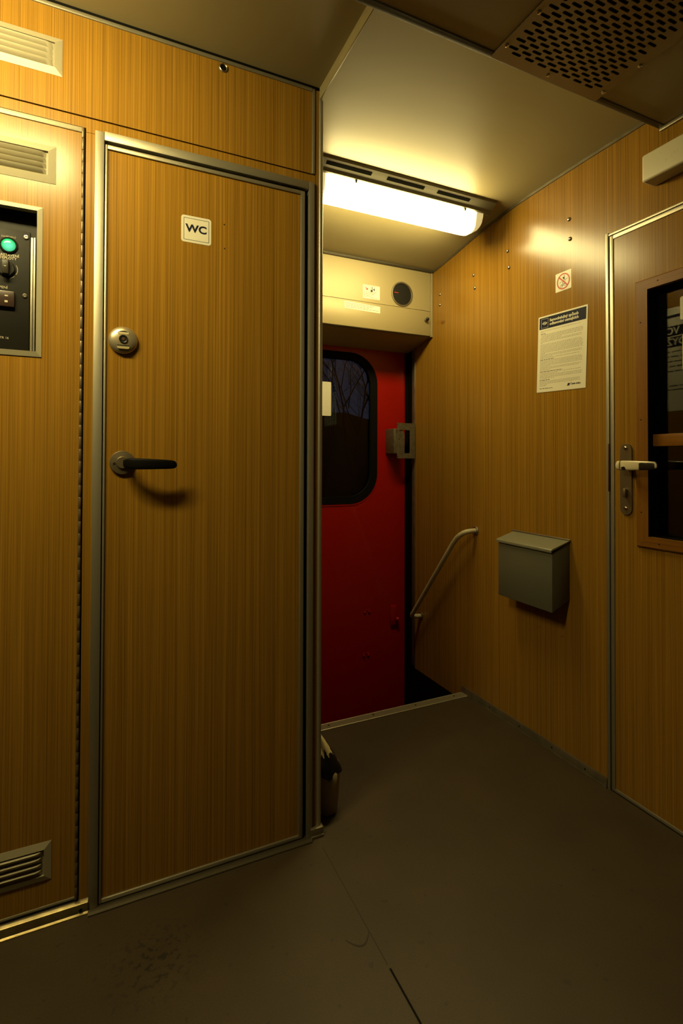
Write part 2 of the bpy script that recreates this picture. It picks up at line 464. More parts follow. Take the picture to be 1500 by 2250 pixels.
# ------------------------------------------------------------------ ceiling lamp over the steps
def diffuser_mat(name, x0, x1, fade, strength):
    M = bpy.data.materials.new(name); M.use_nodes = True
    nt = M.node_tree; b = nt.nodes['Principled BSDF']; L = nt.links.new
    b.inputs['Base Color'].default_value = (.8, .76, .62, 1); b.inputs['Roughness'].default_value = .35
    b.inputs['Emission Color'].default_value = (*LAMP_COL, 1)
    tc = nt.nodes.new('ShaderNodeTexCoord'); sx = nt.nodes.new('ShaderNodeSeparateXYZ')
    L(tc.outputs['Object'], sx.inputs[0])
    a = nt.nodes.new('ShaderNodeMapRange'); a.interpolation_type = 'SMOOTHSTEP'; L(sx.outputs[0], a.inputs['Value'])
    for k, v in zip(('From Min', 'From Max', 'To Min', 'To Max'), (x0, x0 + fade, .011, 1)): a.inputs[k].default_value = v
    c = nt.nodes.new('ShaderNodeMapRange'); c.interpolation_type = 'SMOOTHSTEP'; L(sx.outputs[0], c.inputs['Value'])
    for k, v in zip(('From Min', 'From Max', 'To Min', 'To Max'), (x1 - fade, x1, 1, .011)): c.inputs[k].default_value = v
    q = nt.nodes.new('ShaderNodeMath'); q.operation = 'MULTIPLY'; L(a.outputs[0], q.inputs[0]); L(c.outputs[0], q.inputs[1])
    s = nt.nodes.new('ShaderNodeMath'); s.operation = 'MULTIPLY'; s.inputs[1].default_value = strength; L(q.outputs[0], s.inputs[0])
    L(s.outputs[0], b.inputs['Emission Strength'])
    return M
def make_lamp(loc, label, HX0, HX1, DX0, DX1, dy, dz, strength, slots, clips, gy, gz):
    yz = lambda y, z: (1.765 + dy + gy * (y - 1.765), 2.19 + dz + gz * (z - 2.19))
    ex = lambda u, v, c: (c, *yz(u, v))
    r = thing('ceiling_lamp', loc, label, 'lamp', )
    b = MB()
    b.prism([(1.652, 2.207), (1.655, 2.198), (1.690, 2.183), (1.694, 2.172), (1.704, 2.170), (1.704, 2.178), (1.838, 2.168), (1.845, 2.160), (1.855, 2.165), (1.875, 2.185), (1.875, 2.20), (1.70, 2.215)],
            ex, HX0, HX1, .0012)
    if HX0 < 0: b.box(HX0 + .05, HX1 - .05, .84, .88, 2.18, 2.2502)
    b.build('housing', mat('lamp_housing', (.15, .135, .09), .45, .2), r)
    for xa, xb in slots:
        k = MB(); k.prism([(1.6655, 2.1925), (1.6685, 2.1913), (1.6745, 2.1887), (1.6775, 2.1875), (1.679, 2.191), (1.667, 2.196)], lambda u, v, c: ex(u, v - .0006, c), xa, xb)
        k.build('slot', mat('slot_dark', (.005, .005, .004), 1.0, spec=0), r, sm=0)
    sec = [(1.706, 2.174), (1.709, 2.150), (1.716, 2.118), (1.724, 2.104), (1.742, 2.097), (1.780, 2.100), (1.802, 2.109), (1.820, 2.126), (1.830, 2.150), (1.834, 2.174)]
    b = MB(); rings = []
    for x, s_ in ((DX0, .55), (DX0 + .010, .80), (DX0 + .030, 1.0), (DX1 - .035, 1.0), (DX1 - .009, .80), (DX1, .62)):
        rings.append([ex(1.77 + (y - 1.77) * (.92 + .08 * s_), 2.174 + (z - 2.174) * s_, x) for y, z in sec])
    b.loft(rings)
    b.build('diffuser', diffuser_mat('lit_diffuser', DX0 + .058, DX1 - .034, .030, strength), r, sm=50)
    for xx in clips:
        k = MB(); p_, q_ = yz(1.698, 2.160), yz(1.708, 2.172); k.box(xx - .004, xx + .004, min(p_[0], q_[0]), max(p_[0], q_[0]), p_[1], q_[1], .001); k.build('clip', BLACKP, r)
    return r
make_lamp((1.03, 1.75, 2.20), 'lit white ceiling lamp above the steps to the red door', .63, 1.475, .655, 1.447, 0, 0, LAMP_NEAR,
          ((.705, .888), (.955, 1.122), (1.185, 1.345)), (.838, 1.345), 1.0, 1.0)
# lamp of the left half of the vestibule (above the service cabinet)
make_lamp((-.50, .86, 2.17), 'second ceiling lamp over the service cabinet, above the picture edge', -.945, -.065, -.93, -.08, 0.86 - 1.765, .004, LAMP_LEFT,
          ((-.85, -.67), (-.60, -.43), (-.36, -.20)), (-.75, -.25), .58, 1.14)

# ------------------------------------------------------------------ overhead mechanism cabinet above the red door
oc = thing('overhead_cabinet', (1.08, 2.25, 1.777), 'pale metal cabinet above the red exterior door with round gauge', 'cabinet')
b = MB(); b.prism([(2.256, 1.780), (2.256, 2.114), (2.530, 2.114), (2.530, 1.735), (2.49, 1.735)], lambda u, v, c: (c, u, v), XC + .001, XW - .001)
b.build('body', mat('cabinet_underside', (.42, .33, .17), .5), oc, sm=0)
gx, gz, gr_ = 1.3755, 1.978, .0625
plate('upper_panel', [[(XC + .001, 1.9112), (1.5488, 1.9112), (1.5488, 2.1135), (XC + .001, 2.1135)], circle(gx, gz, .0605, 56)], onY(2.256), .005, PANEL, oc)
b = MB(); b.box(XC + .001, 1.5488, 2.251, 2.256, 1.776, 1.9094, .0008); b.box(XC + .001, 1.5488, 2.251, 2.275, 1.776, 1.7805, .0008)
b.build('lower_panel', PANEL, oc)
b = MB(); b.box(1.5505, XW - .0008, 2.247, 2.256, 1.774, 2.114, .0015); b.build('side_strip', PANEL, oc)
b = MB(); b.box(XC + .001, XW - .0008, 2.240, 2.256, 2.1135, 2.1280, .003); b.box(XC + .001, XW - .0008, 2.236, 2.242, 2.116, 2.120, .001)
b.build('top_trim', mat('dark_bronze_trim', (.10, .085, .055), .5, .4), oc)
gg = MB(); gg.ring([(.0600, -.001), (.0640, .0), (.0640, .003), (.0575, .004), (.0550, .001), (.0550, -.003)], onY(2.251, gx, gz), 56)
gau = gg.build('gauge', mat('gauge_bezel', (.16, .13, .08), .4, .5), oc)
k = MB(); k.lathe([(.0560, -.003), (.0560, -.0025), (0, -.0025)], onY(2.251, gx, gz), 48); k.build('dial', DARKP, gau, sm=0)
k = MB(); k.prism([(-.044, .004), (-.020, .0045), (-.020, .0065), (-.044, .0075)], onY(2.251, gx, gz), -.002, -.001); k.build('needle', REDINK, gau, sm=0)
k = MB(); k.prism([(-.060, -.012), (-.045, -.009), (-.045, -.013), (-.056, -.022)], onY(2.251, gx, gz), -.002, .003); k.build('catch', BLACKP, gau, sm=0)
kb = MB(); kb.lathe([(.0090, 0), (.0085, .008), (.006, .010)], onY(2.251, 1.520, 1.860), 20); kk = kb.build('knob', mat('grey_knob_base', (.22, .18, .10), .4, .4), oc)
k = MB(); k.lathe([(.004, .008), (.0090, .013), (.0100, .018), (.0085, .023), (.004, .026), (0, .0265)], onY(2.251, 1.520, 1.862), 20); k.build('knob_cap', BLACKP, kk)

st = thing('safety_sticker', (1.195, 2.25, 1.93), 'small white sticker with two pictograms left of the round gauge', 'sticker')
plate('sheet', [rrect(1.148, 1.244, 1.929, 1.9975, .001, 2)], onY(2.251), .0006, PAPER, st)
def fram(u0, u1, v0, v1, wd): return [[(u0, v0), (u1, v0), (u1, v1), (u0, v1)], [(u0 + wd, v0 + wd), (u1 - wd, v0 + wd), (u1 - wd, v1 - wd), (u0 + wd, v1 - wd)]]
plate('pictogram', fram(1.153, 1.184, 1.9655, 1.9955, .001), onY(2.251), .0003, INK, st, c0=.0006)
plate('pictogram', fram(1.190, 1.221, 1.9625, 1.9925, .001), onY(2.251), .0003, NAVY, st, c0=.0006)
b = MB(); b.box(1.192, 1.203, 2.2498, 2.2505, 1.965, 1.974); b.box(1.198, 1.201, 2.2498, 2.2505, 1.974, 1.990); b.box(1.205, 1.217, 2.2498, 2.2505, 1.976, 1.979); b.box(1.209, 1.212, 2.2498, 2.2505, 1.970, 1.985); b.build('figure', NAVY, st, sm=0)
b = MB(); b.prism([(1.163, 1.974), (1.175, 1.972), (1.178, 1.978), (1.172, 1.983), (1.170, 1.979), (1.165, 1.978)], onY(2.251), .0006, .0009); b.box(1.162, 1.169, 2.2499, 2.2505, 1.981, 1.985); b.build('hand_mark', REDINK, st, sm=0)
def lines(name, rows, mp, material, parent, h, seed, c=.0006, gap=.25, word=(4, 10)):
    """rows of unreadable small print: (u0,u1,v)"""
    rr = random.Random(seed); b = MB()
    for u0, u1, v in rows:
        u = u0
        while u < u1 - h:
            wd = min(rr.uniform(*word) * h, u1 - u)
            b.prism([(u, v), (u + wd, v), (u + wd, v + h), (u, v + h)], mp, c, c + .0002)
            u += wd + h * (1 + gap)
    return b.build(name, material, parent, sm=0)
lines('small_print', [(1.152, 1.152 + w_, 1.959 - i * .0055) for i, w_ in enumerate((.075, .062, .06, .04, .06))] + [(1.20, 1.24, 1.9325)], onY(2.251), INK, st, .0016, 3)
st2 = thing('notice_strip', (1.147, 2.25, 1.862), 'long narrow white instruction strip across the cabinet seam', 'sticker')
plate('sheet', [[(1.047, 1.866), (1.246, 1.8625), (1.246, 1.896), (1.047, 1.9015)]], onY(2.251), .0007, PAPER, st2)
lines('small_print', [(1.052, 1.052 + w_, 1.8920 - i * .0068) for i, w_ in enumerate((.16, .15, .13, .187))], onY(2.251), INK, st2, .0018, 5, c=.0007)

# ------------------------------------------------------------------ red exterior door
d3 = sroot('door_3', (1.08, YE, -.35), 'red enamelled exterior door with rounded window', 'door')
wo = rrect(.745, 1.3635, .884, 1.706, .165, 10)
plate('leaf', [[(.626, -.55), (1.5475, -.55), (1.5475, 1.80), (.626, 1.80)], wo], onY(YE + .035), .035, RED, d3)
plate('window_seal', [rrect(.743, 1.3655, .882, 1.708, .167, 10), rrect(.785, 1.3235, .921, 1.667, .130, 10)], onY(YE + .02), .025, BLACK, d3)
plate('window_lip', [rrect(.737, 1.3715, .872, 1.714, .172, 10), rrect(.743, 1.3655, .880, 1.708, .167, 10)], onY(YE), .003, RED, d3)
plate('pane', [rrect(.780, 1.3285, .916, 1.672, .134, 10)], onY(YE + .018), .006, GLASS_OUT, d3)
for (xx, zz) in ((1.305, .281), (1.300, .045)):
    k = MB()
    for s_ in (-.014, .014):
        k.lathe([(.0075, 0), (.007, .004), (.003, .007), (0, .007)], onY(YE, xx + s_, zz), 14)
    k.box(xx - .022, xx + .022, YE - .002, YE + .001, zz + .006, zz + .014, .001)
    k.build('bolt_pair', RED, d3)
k = MB(); k.box(1.452, 1.490, YE - .012, YE + .001, .19, .30, .004); k.lathe([(.011, .010), (.010, .024), (.006, .028), (0, .028)], onY(YE, 1.490, .2247), 18)
k.build('latch', RED, d3)
dp = MB(); dp.box(1.4205, 1.470, 2.408, YE + .001, 1.157, 1.293, .002); bk = dp.build('handle_mount', mat('tarnished_steel', (.22, .185, .12), .45, .6, var=.3, vscale=60), d3)
plate('handle_plate', [rrect(1.4395, 1.5535, 1.130, 1.3245, .003, 3), rrect(1.452, 1.5205, 1.158, 1.2865, .006, 4)], onY(2.407), .004, MATS['tarnished_steel'], bk)
k = MB(); k.prism([(1.432, 1.157), (1.4880, 1.157), (1.4880, 1.266), (1.474, 1.2865), (1.432, 1.2900)], onY(2.410), 0, .003); k.build('latch_plate', MATS['tarnished_steel'], bk, sm=0)
k = MB()
for (xx, zz) in ((1.444, 1.312), (1.444, 1.140), (1.438, 1.284), (1.452, 1.235)): k.lathe([(.0025, 0), (.0025, .0006), (0, .0006)], onY(2.403, xx, zz), 10)
k.build('screw_heads', BLACK, bk)
s3 = thing('door_sticker', (1.05, YE + .01, 1.357), 'blank cream sticker on the window of the red door', 'sticker')
plate('sheet', [rrect(.98, 1.0905, 1.357, 1.540, .006, 5)], onY(YE + .0118), .0006, PAPER, s3)

# ------------------------------------------------------------------ washroom door (door_1) with frame
d1 = sroot('door_1', (.26, YW, 0), 'teak laminate washroom door in an aluminium frame', 'door')
b = MB(); b.box(-.0065, .5170, YW + .001, YW + .011, .0165, 1.9125)
b.build('leaf', WOOD, d1, sm=0)
b = MB()
b.box(-.0122, -.0068, YW - .004, YW + .012, .006, 1.9240, .0012)
b.box(.5172, .5300, YW - .004, YW + .012, .006, 1.9240, .0012)
b.box(-.0068, .5172, YW - .004, YW + .012, 1.9135, 1.9240, .0012)
b.box(-.0068, .5172, YW - .004, YW + .012, .006, .0160, .0012)
b.build('edge_strip', ALU, d1)
b = MB()
b.box(-.0361, -.0145, YW - .007, YW + .012, 0, 1.9525, .0015)
b.box(.5425, .5600, YW - .007, YW + .012, .002, 1.9555, .0015)
b.box(-.0143, .5423, YW - .006, YW + .012, 1.9325, 1.9560, .0015)
b.build('frame', ALU, d1)
b = MB(); b.prism([(1.398, 0), (YW + .012, 0), (YW + .012, .0035), (YW - .006, .0035), (1.408, .009), (1.402, .008), (1.398, .004)], lambda u, v, c: (c, u, v), -.036, .5530)
b.build('threshold', mat('blackened_threshold', (.11, .09, .055), .5, .6), d1)
b = MB()
for (xx, zz) in ((.2905, 1.779), (.292, 1.7115)): b.lathe([(.0016, 0), (.0016, .0004), (0, .0004)], onY(YW, xx, zz), 10)
b.build('nail_holes', BLACK, d1)
# occupied / vacant lock rosette
lx, lz = .0333, 1.4263
b = MB(); b.lathe([(.0352, 0), (.0352, .004), (.0335, .0085), (.028, .0125), (.019, .0155), (.010, .0165), (0, .0165)], onY(YW + .001, lx, lz), 56)
lk = b.build('lock_rosette', mat('nickel', (.60, .52, .36), .34, .75), d1, sm=60)
def arcband(r0_, r1_, a0, a1, n=16):
    A = [math.radians(a0 + (a1 - a0) * k / n) for k in range(n + 1)]
    return [(r1_ * math.cos(a), r1_ * math.sin(a)) for a in A] + [(r0_ * math.cos(a), r0_ * math.sin(a)) for a in A[::-1]]
b = MB(); b.lathe([(.0095, .015), (.0105, .0185), (.0095, .0195), (.005, .0180), (0, .0180)], onY(YW + .001, lx, lz + .001), 30); b.build('keyhole', BLACKP, lk)
b = MB(); b.lathe([(.004, .016), (.004, .0195), (0, .0197)], onY(YW + .001, lx, lz + .001), 16); b.build('spindle', BROWN, lk)
b = MB(); b.prism(arcband(.0195, .0225, 52, 128), onY(YW + .001, lx, lz), .0125, .0159); b.build('window_shadow', BLACKP, lk, sm=0)
b = MB(); b.prism([(u, v) for u, v in rrect(-.0145, .0145, -.0235, -.0145, .004, 4)], onY(YW + .001, lx, lz), .0110, .0160); b.build('slot', mat('indicator_field', (.40, .34, .17), .5), lk, sm=0)
b = MB(); b.prism([(u, v) for u, v in rrect(-.0145, .0145, -.0165, -.0145, .001, 4)], onY(YW + .001, lx, lz), .0130, .0164); b.build('slot_edge', BLACKP, lk, sm=0)
b = MB(); b.prism([(u, v) for u, v in rrect(-.013, .013, .0135, .0190, .002, 4)], onY(YW + .001, lx, lz), .0120, .0168); b.build('indicator', mat('indicator_cream', (.62, .54, .32), .45), lk, sm=0)
# lever handle
hx, hz = .0340, 1.1115
b = MB(); b.lathe([(.0305, 0), (.0305, .0045), (.0290, .0065), (.016, .0085), (.014, .012), (0, .012)], onY(YW + .001, hx, hz), 48)
rs_ = b.build('handle_rose', mat('tarnished_nickel', (.33, .27, .18), .35, .8), d1)
b = MB(); b.lathe([(.0036, .006), (.0036, .0085), (.002, .0088), (0, .0082)], onY(YW + .001, hx - .0195, hz - .002), 14); b.build('screw', CHROME, rs_)
path = []; 
ctrl = [(.044, 1.425), (.044, 1.400), (.0455, 1.394), (.054, 1.386), (.070, 1.3805), (.092, 1.377), (.115, 1.377), (.136, 1.380), (.150, 1.384), (.1575, 1.388), (.160, 1.390)]
hh = [.010, .010, .0125, .0142, .0142, .0135, .0128, .0120, .0112, .0095, .005]
b = MB(); rings = []
for i, (x, y) in enumerate(ctrl):
    p0 = Vector(ctrl[max(i - 1, 0)]); p1 = Vector(ctrl[min(i + 1, len(ctrl) - 1)]); d = (p1 - p0).normalized(); n = Vector((-d.y, d.x))
    zc = 1.1105 - .0045 * i / 10; h = hh[i]; th = .0062 if i > 1 else .009
    ring = []
    for k in range(20):
        a = 2 * math.pi * k / 20; ca, sa = math.cos(a), math.sin(a)
        ca = math.copysign(abs(ca) ** .55, ca); sa = math.copysign(abs(sa) ** .55, sa)
        ring.append((x + n.x * th * ca, y + n.y * th * ca, zc + h * sa))
    rings.append(ring)
b.loft(rings); b.build('lever', mat('worn_black_lever', (.004, .0036, .003), .55, spec=.12), rs_, sm=60)

# WC sign
wc = thing('toilet_sign', (.215, YW, 1.712), 'white square WC sign on the washroom door', 'sign')
plate('sheet', [rrect(.1750, .2550, 1.7118, 1.7848, .0075, 6)], onY(YW + .001), .0008, PAPER, wc)
plate('border', [rrect(.1815, .2490, 1.7182, 1.7784, .0008, 2), rrect(.1825, .2480, 1.7192, 1.7774, .0005, 2)], onY(YW + .001), .0003, NAVY, wc, c0=.0008)
text('lettering', 'WC', .0285, onY(YW + .001, .2150, 1.7500), NAVY, wc, bold=.0009, c0=.0008, xs=1.12)

# eyelet high on the washroom wall
ey = MB(); ey.ring([(.0088, .0), (.0118, .0), (.0118, .003), (.0100, .0045), (.0085, .003), (.0085, -.004)], onY(YW, .2855, 2.2195), 32)
eo = tag(ey.build('wall_eyelet', STEEL, None), 'small metal ringed hole high in the laminate wall under the ceiling', 'eyelet')
k = MB(); k.lathe([(.0086, 0), (.0086, .0008), (0, .0008)], onY(YW, .2855, 2.2195), 24); k.build('hole', BLACK, eo, sm=0)

# ------------------------------------------------------------------ louvred vents
def vent(name, x0, x1, z0, z1, y, label, cat, style, fw_=.016, parent=None, n=4, wood=None):
    if parent is None: r = thing(name, ((x0 + x1) / 2, y, z0), label, cat)
    else: r = bpy.data.objects.new(name, None); COL.objects.link(r); r.parent = parent; r.location = Vector(((x0 + x1) / 2, y, z0)) - Vector(parent.location); r.empty_display_size = .03
    wl = Vector(((x0 + x1) / 2, y, z0))
    def put(bm_, nm, mt, sm=35):
        o = bm_.build(nm, mt, None, sm); o.parent = r; o.matrix_parent_inverse = Matrix.Translation(-wl); return o
    b = MB(); ix0, ix1, iz0, iz1 = x0 + fw_, x1 - fw_, z0 + fw_, z1 - fw_
    o_, i_ = [(x0, z0), (x1, z0), (x1, z1), (x0, z1)], [(ix0, iz0), (ix1, iz0), (ix1, iz1), (ix0, iz1)]
    for k in range(4):
        a, c, d, e = o_[k], o_[(k + 1) % 4], i_[(k + 1) % 4], i_[k]
        h0, h1 = .001, .0065
        b.loft([[(a[0], y, a[1]), (a[0], y - h0, a[1]), (e[0], y - h1, e[1]), (e[0], y, e[1])],
                [(c[0], y, c[1]), (c[0], y - h0, c[1]), (d[0], y - h1, d[1]), (d[0], y, d[1])]])
    put(b, 'frame', WHITEM)
    b = MB(); b.box(ix0, ix1, y - .0012, y + .004, iz0, iz1); put(b, 'backing', WHITEM if style != 'in' else mat('vent_shadow_enamel', (.30, .26, .17), .5), 0)
    H = (iz1 - iz0) * .93 / n
    for k in range(n):
        zt = iz1 - .004 - k * H * 1.0; zb = zt - H * .84
        b = MB(); rings = []
        xr = ix1 - .004
        for x, s_ in ((ix0 + .003, .0), (ix0 + .007, .7), (ix0 + .012, 1), (xr - .016, 1), (xr - .008, .82), (xr - .003, .45), (xr, .05)):
            s_ = max(s_, .03)
            if style == 'out':
                pr_ = [(0, zt), (-.0035 * s_, zt - H * .10 * s_), (-.0080 * s_, zt - H * .45 * s_), (-.0100 * s_, zb + H * (1 - s_) * .3), (-.0088 * s_, zb + H * (1 - s_) * .3 + .0008), (0, zt - .004 * s_)]
            else:
                pr_ = [(-.0075 * s_, zt), (-.0092 * s_, zt - .0008), (-.0085 * s_, zt - .0022), (.0002, zb), (.0005, zb), (-.002, zt)]
            rings.append([(x, y - .0012 + py, pz) for py, pz in pr_])
        b.loft(rings); put(b, 'slat', WHITEM, 50)
    return r
WHITEM = mat('ivory_lacquered_metal', (.43, .385, .265), .42, .25)
vent('wall_vent', -.56, -.1105, 2.0670, 2.1600, YW, 'ivory louvred vent in the upper wall panel near the ceiling', 'vent', 'in', .016)

# ------------------------------------------------------------------ service cabinet (left of the washroom door)
sc = thing('service_cabinet', (-.40, YW, .03), 'tall teak laminate service cabinet with control window and two vents', 'cabinet')
CXR = -.0665
wz0, wz1, wxr = 1.3672, 1.7320, -.1490
plate('door', [[(-.75, .0435), (CXR, .0435), (CXR, 1.9395), (-.75, 1.9395)], [(-.66, wz0 + .008), (wxr - .008, wz0 + .008), (wxr - .008, wz1 - .008), (-.66, wz1 - .008)]], onY(YW + .010), .011, WOOD, sc)
b = MB(); b.box(-.75, CXR + .001, YW - .004, YW + .010, 1.9400, 1.9525, .0015)
b.build('edge_strip', WHITEM, sc)
b = MB(); b.box(-.75, CXR, YW - .002, YW + .010, .0365, .0430, .001); b.build('bottom_strip', WHITEM, sc)
hb = MB()
z = .036
while z < 1.952:
    z2 = min(z + .0300, 1.9535)
    hb.lathe([(.0034, z + .0004), (.0036, z + .0007), (.0036, z2 - .0007), (.0034, z2 - .0004)], lambda u, v, c: (-.0632 + u, YW - .0015 + v, c), 12); z = z2
hb.build('piano_hinge', mat('hinge_metal', (.20, .145, .085), .45, .6), sc)
vent('vent', -.56, -.1217, 1.7955, 1.8880, YW - .001, None, None, 'in', .017, sc)
vent('vent', -.56, -.1170, .1045, .1965, YW - .001, None, None, 'in', .015, sc)
# control window: frame, recess, panel
b = MB(); o_, i_ = [(-.66, wz0), (wxr, wz0), (wxr, wz1), (-.66, wz1)], [(-.66 + .011, wz0 + .0125), (wxr - .0115, wz0 + .0125), (wxr - .0115, wz1 - .011), (-.66 + .011, wz1 - .011)]
for k in range(4):
    a, c, d, e = o_[k], o_[(k + 1) % 4], i_[(k + 1) % 4], i_[k]
    b.loft([[(a[0], YW, a[1]), (a[0], YW - .003, a[1]), (e[0], YW - .006, e[1]), (e[0], YW + .012, e[1])],
            [(c[0], YW, c[1]), (c[0], YW - .003, c[1]), (d[0], YW - .006, d[1]), (d[0], YW + .012, d[1])]])
b.build('window_frame', WHITEM, sc)
PY = 1.452
b = MB(); b.box(-.68, -.155, PY + .004, PY + .03, 1.34, 1.76); b.box(-.155, -.150, YW + .012, PY + .03, 1.34, 1.76)
b.box(-.68, -.155, YW + .012, PY + .03, 1.75, 1.76); b.box(-.68, -.155, YW + .012, PY + .03, 1.345, 1.355)
b.build('recess', DARKP, sc, sm=0)
b = MB(); b.box(-.1700, -.1660, PY - .006, PY + .006, 1.36, 1.665, .001); b.box(-.1765, -.1715, PY - .003, PY + .006, 1.36, 1.665, .001)
b.build('reveal_strip', ALU, sc)
def pc(x, zz): k_ = PY / YW; return x * k_, 1.12 + (zz - 1.12) * k_
b = MB(); b.box(-.66, -.1785, PY - .001, PY + .004, 1.375, 1.678, .001)
cp = b.build('control_panel', DARKP, sc)
for (xx, zz) in ((-.1791, 1.6535), (-.1806, 1.5121)):
    xx, zz = pc(xx - .004, zz); k = MB(); k.lathe([(.0058, 0), (.0050, .0025), (.002, .003), (0, .0022)], onY(PY - .001, xx, zz), 18); k.build('screw', CHROME, cp)
ex, ez = pc(-.2185, 1.6278)
k = MB(); k.ring([(.0150, 0), (.0200, 0), (.0195, .003), (.0165, .005), (.0150, .003)], onY(PY - .001, ex, ez), 32); k.build('lamp_bezel', BLACKP, cp)
def led_mat():
    M = bpy.data.materials.new('green_indicator'); M.use_nodes = True
    nt = M.node_tree; b_ = nt.nodes['Principled BSDF']; L = nt.links.new
    b_.inputs['Base Color'].default_value = (0, .12, .03, 1); b_.inputs['Roughness'].default_value = .15
    tc = nt.nodes.new('ShaderNodeTexCoord'); d = nt.nodes.new('ShaderNodeVectorMath'); d.operation = 'DISTANCE'
    L(tc.outputs['Object'], d.inputs[0]); d.inputs[1].default_value = (ex + .001, PY - .010, ez - .003)
    r = nt.nodes.new('ShaderNodeValToRGB'); mr = nt.nodes.new('ShaderNodeMapRange'); L(d.outputs['Value'], mr.inputs['Value'])
    mr.inputs['From Max'].default_value = .017
    r.color_ramp.elements[0].color = (.22, 1.0, .60, 1); r.color_ramp.elements[1].color = (0, .42, .085, 1); r.color_ramp.elements[0].position = .2
    L(mr.outputs[0], r.inputs[0]); L(r.outputs[0], b_.inputs['Emission Color']); b_.inputs['Emission Strength'].default_value = 1.0
    return M
k = MB(); k.lathe([(.0148, .001), (.0148, .005), (.0125, .0085), (.008, .0105), (.003, .0112), (0, .0112)], onY(PY - .001, ex, ez), 32); k.build('indicator_light', led_mat(), cp, sm=60)
kx, kz = pc(-.2225, 1.5715)
k = MB(); k.lathe([(.0185, 0), (.0185, .004), (.0165, .007), (0, .007)], onY(PY - .001, kx, kz), 32); kn = k.build('rotary_knob', BLACKP, cp)
k = MB(); k.box(kx - .0068, kx + .0068, PY - .020, PY - .006, kz - .0165, kz + .0165, .0015); k.build('grip', mat('knob_grip', (.025, .02, .013), .4, spec=.3), kn)
k = MB(); k.box(kx - .002, kx + .002, PY - .0208, PY - .0198, kz + .000, kz + .0016); k.build('pointer', LINE, kn, sm=0)
b = MB()
for (a0, a1, r_) in ((-30, 30, .0225), (140, 200, .0225), (-70, -45, .0225)):
    b.prism(arcband(r_, r_ + .0008, a0, a1), onY(PY - .001, kx, kz), .0, .0005)
b.prism([(-.031, .012), (-.024, .016), (-.016, .019), (-.0165, .0202), (-.0245, .0172), (-.0315, .0132)], onY(PY - .001, kx, kz), 0, .0005)
b.prism([(-.030, .017), (-.022, .016), (-.022, .0168), (-.030, .0182)], onY(PY - .001, kx, kz), 0, .0005)
b.prism([(-.026, -.012), (-.015, -.0205), (-.0143, -.0197), (-.0255, -.0108)], onY(PY - .001, kx, kz), 0, .0005)
b.build('scale_marks', LINE, cp, sm=0)
tx, tz = pc(-.2195, 1.6010); text('lettering', 'NASTAVENÍ\nTEPLOTY', .0085, onY(PY - .001, tx, tz), LINE, cp, line=.85, bold=.0001)
tx, tz = pc(-.2190, 1.6480); text('lettering', 'NAPÁJENÍ', .0068, onY(PY - .001, tx, tz), MUTED, cp)
tx, tz = pc(-.2340, 1.5265); text('lettering', 'TOPENÍ', .0085, onY(PY - .001, tx, tz), LINE, cp)
tx, tz = pc(-.2300, 1.4070); text('lettering', 'FILTR 16', .0075, onY(PY - .001, tx, tz), LINE, cp)
dx, dz = pc(-.2340, 1.4985)
k = MB(); k.box(dx - .042, dx + .030, PY - .010, PY, dz - .019, dz + .019, .002); dsp = k.build('thermostat', mat('thermostat_housing', (.040, .022, .016), .3), cp)
k = MB(); k.box(dx - .036, dx - .003, PY - .0108, PY - .0095, dz - .008, dz + .006); k.build('display', mat('lcd_olive', (.16, .16, .045), .3), dsp, sm=0)
k = MB(); k.box(dx + .010, dx + .017, PY - .0110, PY - .0095, dz + .005, dz + .0085, .0004); k.box(dx + .010, dx + .0165, PY - .0110, PY - .0095, dz - .0095, dz - .0045, .0004); k.build('buttons', LINE, dsp, sm=0)
# plinth under the cabinet
b = MB(); b.prism([(YW - .012, 0), (YW + .01, 0), (YW + .01, .030), (YW - .004, .030), (YW - .011, .026), (YW - .0125, .022), (YW - .0105, .005), (YW - .0155, .003), (YW - .0155, 0)], lambda u, v, c: (c, u, v), -1.5, -.0362)
bf = struct(b.build('baseboard_front', mat('worn_steel_plinth', (.42, .34, .18), .3, .85, var=.35, vscale=25), None), 'bright-edged metal plinth under the service cabinet', 'baseboard')
k = MB(); k.lathe([(.004, 0), (.004, .001), (0, .001)], onY(YW - .0115, -.052, .0125), 12); k.build('screw', BLACK, bf)
b = MB(); b.box(-1.5, -.7515, YW, YW + .03, .03, 1.9555); b.build('left_panel', WOOD, wf, sm=0)

# ------------------------------------------------------------------ passage door on the right wall (door_2)
d2 = sroot('door_2', (XW, .80, 0), 'teak laminate passage door with a pine framed window', 'door')
LY0, LY1 = .40, 1.1835
W0, W1, V0, V1 = .47, 1.0595, .8795, 1.6665
plate('leaf', [[(LY0, .015), (LY1, .015), (LY1, 1.8775), (LY0, 1.8775)], [(W0, V0), (W1, V0), (W1, V1), (W0, V1)]], onX(XW + .042), .042, WOOD, d2)
b = MB()
b.box(XW - .003, XW + .04, LY1 + .0008, 1.1972, .004, 1.8910, .001)
b.box(XW - .003, XW + .04, LY0, LY1 + .0008, 1.8780, 1.8910, .001)
b.box(XW - .003, XW + .04, LY0, LY1 + .0008, .004, .0145, .001)
b.build('edge_strip', ALU, d2)
b = MB()
b.box(XW - .005, XW + .04, 1.2012, 1.2123, 0, 1.9050, .001)
b.box(XW - .004, XW + .04, .38, 1.2010, 1.8935, 1.9003, .001)
b.build('frame', ALU, d2)
b = MB(); b.box(XW + .006, XW + .04, 1.1975, 1.2012, 0, 1.8935); b.box(XW + .006, XW + .04, .38, 1.20, 1.891, 1.8935); b.build('gasket', BLACK, d2, sm=0)
b = MB(); b.box(XW - .0058, XW + .0, 1.2000, 1.2052, 1.0145, 1.1785, .001); b.build('strike_plate', BROWN, d2)
